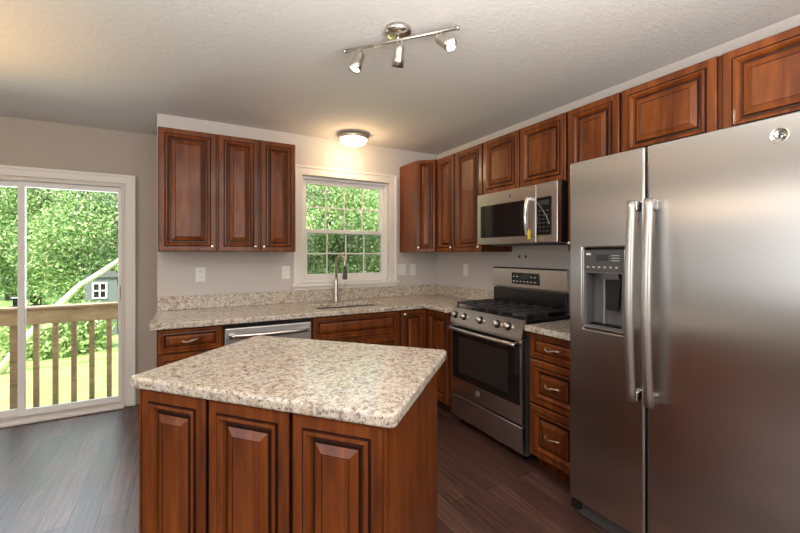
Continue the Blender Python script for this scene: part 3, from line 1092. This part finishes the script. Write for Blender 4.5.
# control panel, tilted back
pn = MB().prism([(-.012, .806), (.034, .806), (.034, .925), (.022, .925)], .002, RW - .002, axis='x').build('control_panel', M['steel_range'], rg)
tilt = Vector((0, -.119, .034)).normalized()
ax_ = Vector((0, -.961, .275))
for lx in (.052, .163, .350, .528, .632):
    z = .868
    y = -.012 + .034 * (z - .806) / .119
    k_ = MB()
    k_.lathe([(0, .0045), (.021, .0045), (.0195, .028), (.016, .033), (0, .033)], (lx, y, z), ax_, 20)
    MB().lathe([(0, 0), (.029, 0), (.028, .004), (0, .004)], (lx, y, z), ax_, 24).build('knob_bezel', M['black'], pn)
    k_.build('burner_knob', M['knob_nickel'], pn)
MB().box(.001, RW - .001, .0345, .47, .8955, .928, bev=.006).build('cooktop', M['black'], rg)
burn = [(.165, .15, .042), (.165, .36, .034), (.383, .25, .045), (.60, .15, .040), (.60, .36, .036)]
for (x, y, r) in burn:
    MB().lathe([(0, 0), (r * 1.35, 0), (r * 1.3, .006), (r, .008), (r, .016), (r * .9, .02), (0, .021)], (x, y, .9285), seg=20).build('burner', M['dark_grey'], rg)
for gi in range(3):
    gx0 = .022 + gi * .2427
    gx1 = gx0 + .2385
    g_ = MB()
    xs = [gx0, gx0 + .014, (gx0 + gx1) / 2 - .007, (gx0 + gx1) / 2 + .007, gx1 - .014, gx1]
    ys = [.045, .059, .140, .154, .243, .257, .355, .369, .450, .464]
    g_.cells(xs, ys, lambda i, j: i in (0, 2, 4) or j in (0, 2, 4, 6, 8), .952, .969)
    gr = g_.build('grate', M['iron'], rg, bevel=.003)
    f_ = MB()
    for x in (gx0 + .007, gx1 - .007):
        for y in (.052, .25, .457):
            f_.box(x - .006, x + .006, y - .006, y + .006, .9285, .9518)
    f_.build('grate_feet', M['iron'], gr)
bg = MB().prism([(.468, .929), (.53, .929), (.53, 1.245), (.452, 1.245), (.440, 1.235), (.446, 1.088), (.468, 1.078)], .012, RW - .012, axis='x').build('backguard', [M['steel_range']], rg)
MB().box(.020, RW - .020, .440, .4675, .9291, 1.075, bev=.003).build('vent_panel', M['black'], bg)
dspl = MB().box(.235, .510, .437, .4425, 1.115, 1.205, bev=.001).build('clock_panel', M['black_glass'], bg)
bt = MB()
for k in range(7):
    for r_ in range(2):
        if 2 <= k <= 4 and r_ == 1:
            continue
        bt.box(.250 + k * .036, .268 + k * .036, .4362, .4369, 1.132 + r_ * .038, 1.140 + r_ * .038)
bt.build('button_print', M['marks'], dspl)
MB().box(.335, .410, .4362, .4369, 1.162, 1.190).build('clock_display', M['display'], dspl)

# ------------------------------------------------------------------ microwave
MX = 2.036
mw = thing('microwave', 'stainless over the range microwave with dark glass under the short cabinets', 'microwave', (MX, 2.398, 0), RZ)
MWW = .762
MB().box(.002, MWW - .002, .040, XR - MX - .001, 1.428, 1.818, bev=.003).build('case', M['black'], mw)
ds = .592
md = MB().box(.001, ds, 0, .039, 1.428, 1.816, bev=.005).build('door', M['steel_range'], mw)
MB().box(.045, .512, -.003, -.0005, 1.478, 1.724, bev=.002).build('door_glass', M['black_glass'], md)
cpn = MB().box(ds + .003, MWW - .001, 0, .039, 1.428, 1.816, bev=.005).build('control_panel', M['steel_range'], mw)
kp = MB().box(ds + .005, .715, -.003, -.0005, 1.478, 1.724, bev=.002).build('keypad', M['black_glass'], cpn)
bt = MB()
for r_ in range(6):
    for k in range(3):
        bt.box(.618 + k * .030, .634 + k * .030, -.0037, -.0031, 1.500 + r_ * .026, 1.508 + r_ * .026)
bt.build('button_print', M['dark_grey'], kp)
MB().box(.615, .700, -.0037, -.0031, 1.672, 1.705).build('display', M['display'], kp)
pts = []
for i in range(17):
    u = i / 16
    pts.append((.548, -.030 - .022 * math.sin(PI * u), 1.468 + .268 * u))
hd = MB().tube(pts, .013, 12).build('handle', M['chrome'], md)
for z in (1.482, 1.722):
    MB().box(.539, .557, -.034, -.0008, z - .012, z + .012, bev=.003).build('handle_mount', M['chrome'], hd)
badge(md, .358, 1.770, .017)
MB().box(.05, .60, .10, .33, 1.418, 1.4275).build('grease_filter', M['dark_grey'], mw)
st = MB().tube([(.598, -.006, 1.700), (.640, -.008, 1.655), (.680, -.008, 1.600), (.704, -.006, 1.545)], .0024, 6).build('packing_strip', M['strip'], kp)
tg = MB().prism([(0, 0), (.022, 0), (.022, .055), (.015, .064), (.007, .064), (0, .055)], -.001, .001, axis='y')
tgo = tg.build('paper_tag', M['yellow'])
tgo.location = (MX - .052, 2.398 - .568, 1.452)
tgo.rotation_euler = (0, 0, RZ)
tag(tgo, 'small yellow paper tag hanging at the microwave handle', 'tag')

# ------------------------------------------------------------------ ceiling lights
fl = thing('flush_ceiling_light', 'lit frosted dome ceiling light with metal rim above the window', 'ceiling light', (1.352, 3.30, ZC))
MB().lathe([(0, -.0005), (.115, -.0005), (.135, -.014), (.142, -.030), (.140, -.042), (.124, -.046), (.0, -.046)], seg=36).build('rim', M['nickel'], fl)
pr = [(.126, -.0465)]
for i in range(9):
    a = PI / 2 * i / 8
    pr.append((.126 * math.cos(a), -.047 - .058 * math.sin(a)))
MB().lathe(pr[:-1] + [(0, -.105)], seg=36).build('glass_dome', M['lit_glass'], fl)
MB().lathe([(0, -.1052), (.010, -.106), (.012, -.112), (.006, -.120), (0, -.122)], seg=14).build('finial', M['nickel'], fl)
light('dome_glow', 'POINT', (1.352, 3.28, ZC - .20), 5.0, (1.0, 0.66, 0.34), size=.09)

tc = Vector((.907, 1.646, ZC))
tl = thing('track_light', 'brushed metal ceiling track light with three swivel spot heads', 'ceiling light', tc)
MB().lathe([(0, -.0005), (.064, -.0005), (.066, -.010), (.062, -.024), (.045, -.032), (0, -.032)], seg=32).build('canopy', M['nickel'], tl)
MB().tube([(0, 0, -.0322), (0, 0, -.053)], .008, 10).build('stem', M['nickel'], tl)
bd = Vector((1.0896 - .724, 1.429 - 1.864, 0)); bl = bd.length; bd.normalize()
br_ = MB().tube([bd * (-bl / 2) + Vector((0, 0, -.053)), bd * (bl / 2) + Vector((0, 0, -.053))], .008, 12)
bar = br_.build('bar', M['nickel'], tl)
for s_ in (-1, 1):
    MB().lathe([(0, 0), (.0105, 0), (.0115, .008), (.009, .014), (0, .016)], bd * (s_ * bl / 2) + Vector((0, 0, -.053)), bd * s_, 12).build('end_cap', M['nickel'], bar)
heads = [(-.205, Vector((-.35, .0, -.95)), M['bulb'], 1), (.008, Vector((.15, .50, -.8)), M['bulb_dim'], 0), (.205, Vector((.25, -.70, -.60)), M['bulb'], 1)]
for off, d_, bm_, lit in heads:
    d_.normalize()
    p0 = bd * off + Vector((0, 0, -.053))
    p1 = p0 + Vector((0, 0, -.034))
    h_ = MB()
    sd = bd * .011
    hd = MB().tube([p0 + sd, p1 + sd, p1 + sd + d_ * .02], .0032, 8).tube([p0 - sd, p1 - sd, p1 - sd + d_ * .02], .0032, 8).build('yoke', M['nickel'], tl)
    s0 = p1 - d_ * .012
    sh = MB().lathe([(0, 0), (.014, 0), (.022, .008), (.0255, .022), (.0255, .056), (.0285, .061), (.030, .100), (.028, .100), (.0255, .066), (0, .064)], s0, d_, 24).build('spot_head', M['nickel'], tl)
    MB().lathe([(0, .100), (.012, .099), (.021, .095), (.0265, .090), (.0245, .070), (0, .0665)], s0, d_, 20).build('bulb', bm_, sh)
    wp = Vector(tc) + s0 + d_ * .14
    light('spot_beam', 'SPOT', wp, 9 if lit else 6, (1.0, 0.80, 0.55), target=wp + d_, size=.02, spot_size=math.radians(100), spot_blend=.8)
# added upward spot for dining lamp's ceiling glow, out of frame to the left
light('dining_glow_spot', 'SPOT', (-1.35, 2.55, 1.75), 22, (1.0, 0.56, 0.18), target=(-1.25, 2.5, 2.44), size=.1, spot_size=math.radians(120), spot_blend=.6)

light('dining_chandelier', 'POINT', (-2.40, 2.25, 1.95), 9, (1.0, 0.72, 0.46), size=.16)

# ------------------------------------------------------------------ wall plates
def outlet(x, z, label):
    t_ = thing('wall_outlet', label, 'outlet', (x, YB, z))
    p_ = MB().box(-.036, .036, -.006, -.0005, -.058, .058, bev=.002).build('cover_plate', M['plate'], t_)
    for s_ in (-1, 1):
        r_ = MB().box(-.016, .016, -.008, -.0062, s_ * .024 - .014, s_ * .024 + .014, bev=.003).build('receptacle', M['plate'], t_)
        q_ = MB()
        for xx in (-.006, .006):
            q_.box(xx - .0015, xx + .0015, -.0088, -.0081, s_ * .024 - .004, s_ * .024 + .006)
        q_.build('slots', M['slot'], r_)
    return t_


outlet(.121, 1.188, 'white duplex outlet on the wall under the left cabinets')
outlet(.800, 1.188, 'white duplex outlet just left of the kitchen window')
outlet(2.122, 1.189, 'white duplex outlet under the corner cabinet, right of the double switch')
t_ = thing('light_switch', 'white double rocker light switch right of the window casing', 'switch', (1.982, YB, 1.190))
MB().box(-.058, .058, -.006, -.0005, -.058, .058, bev=.002).build('cover_plate', M['plate'], t_)
for x in (-.023, .023):
    MB().box(x - .0165, x + .0165, -.010, -.0062, -.034, .034, bev=.003).build('rocker', M['plate'], t_)
t_ = thing('light_switch', 'white single rocker switch on the right wall near the range', 'switch', (XR, 3.034, 1.198), RZ)
MB().box(-.036, .036, -.006, -.0005, -.058, .058, bev=.002).build('cover_plate', M['plate'], t_)
MB().box(-.0165, .0165, -.010, -.0062, -.034, .034, bev=.003).build('rocker', M['plate'], t_)
for i, (y, l_) in enumerate(((2.335, 'left dark wall anchor hole plug above the range'), (2.265, 'right dark wall anchor hole plug above the range'))):
    o = MB().lathe([(0, 0), (.012, 0), (.011, .004), (0, .005)], (0, 0, 0), (0, -1, 0), 12).build('wall_anchor', M['dark_grey'], loc=(XR - .0005, y, 1.333))
    o.rotation_euler = (0, 0, RZ)
    tag(o, l_, 'anchor')
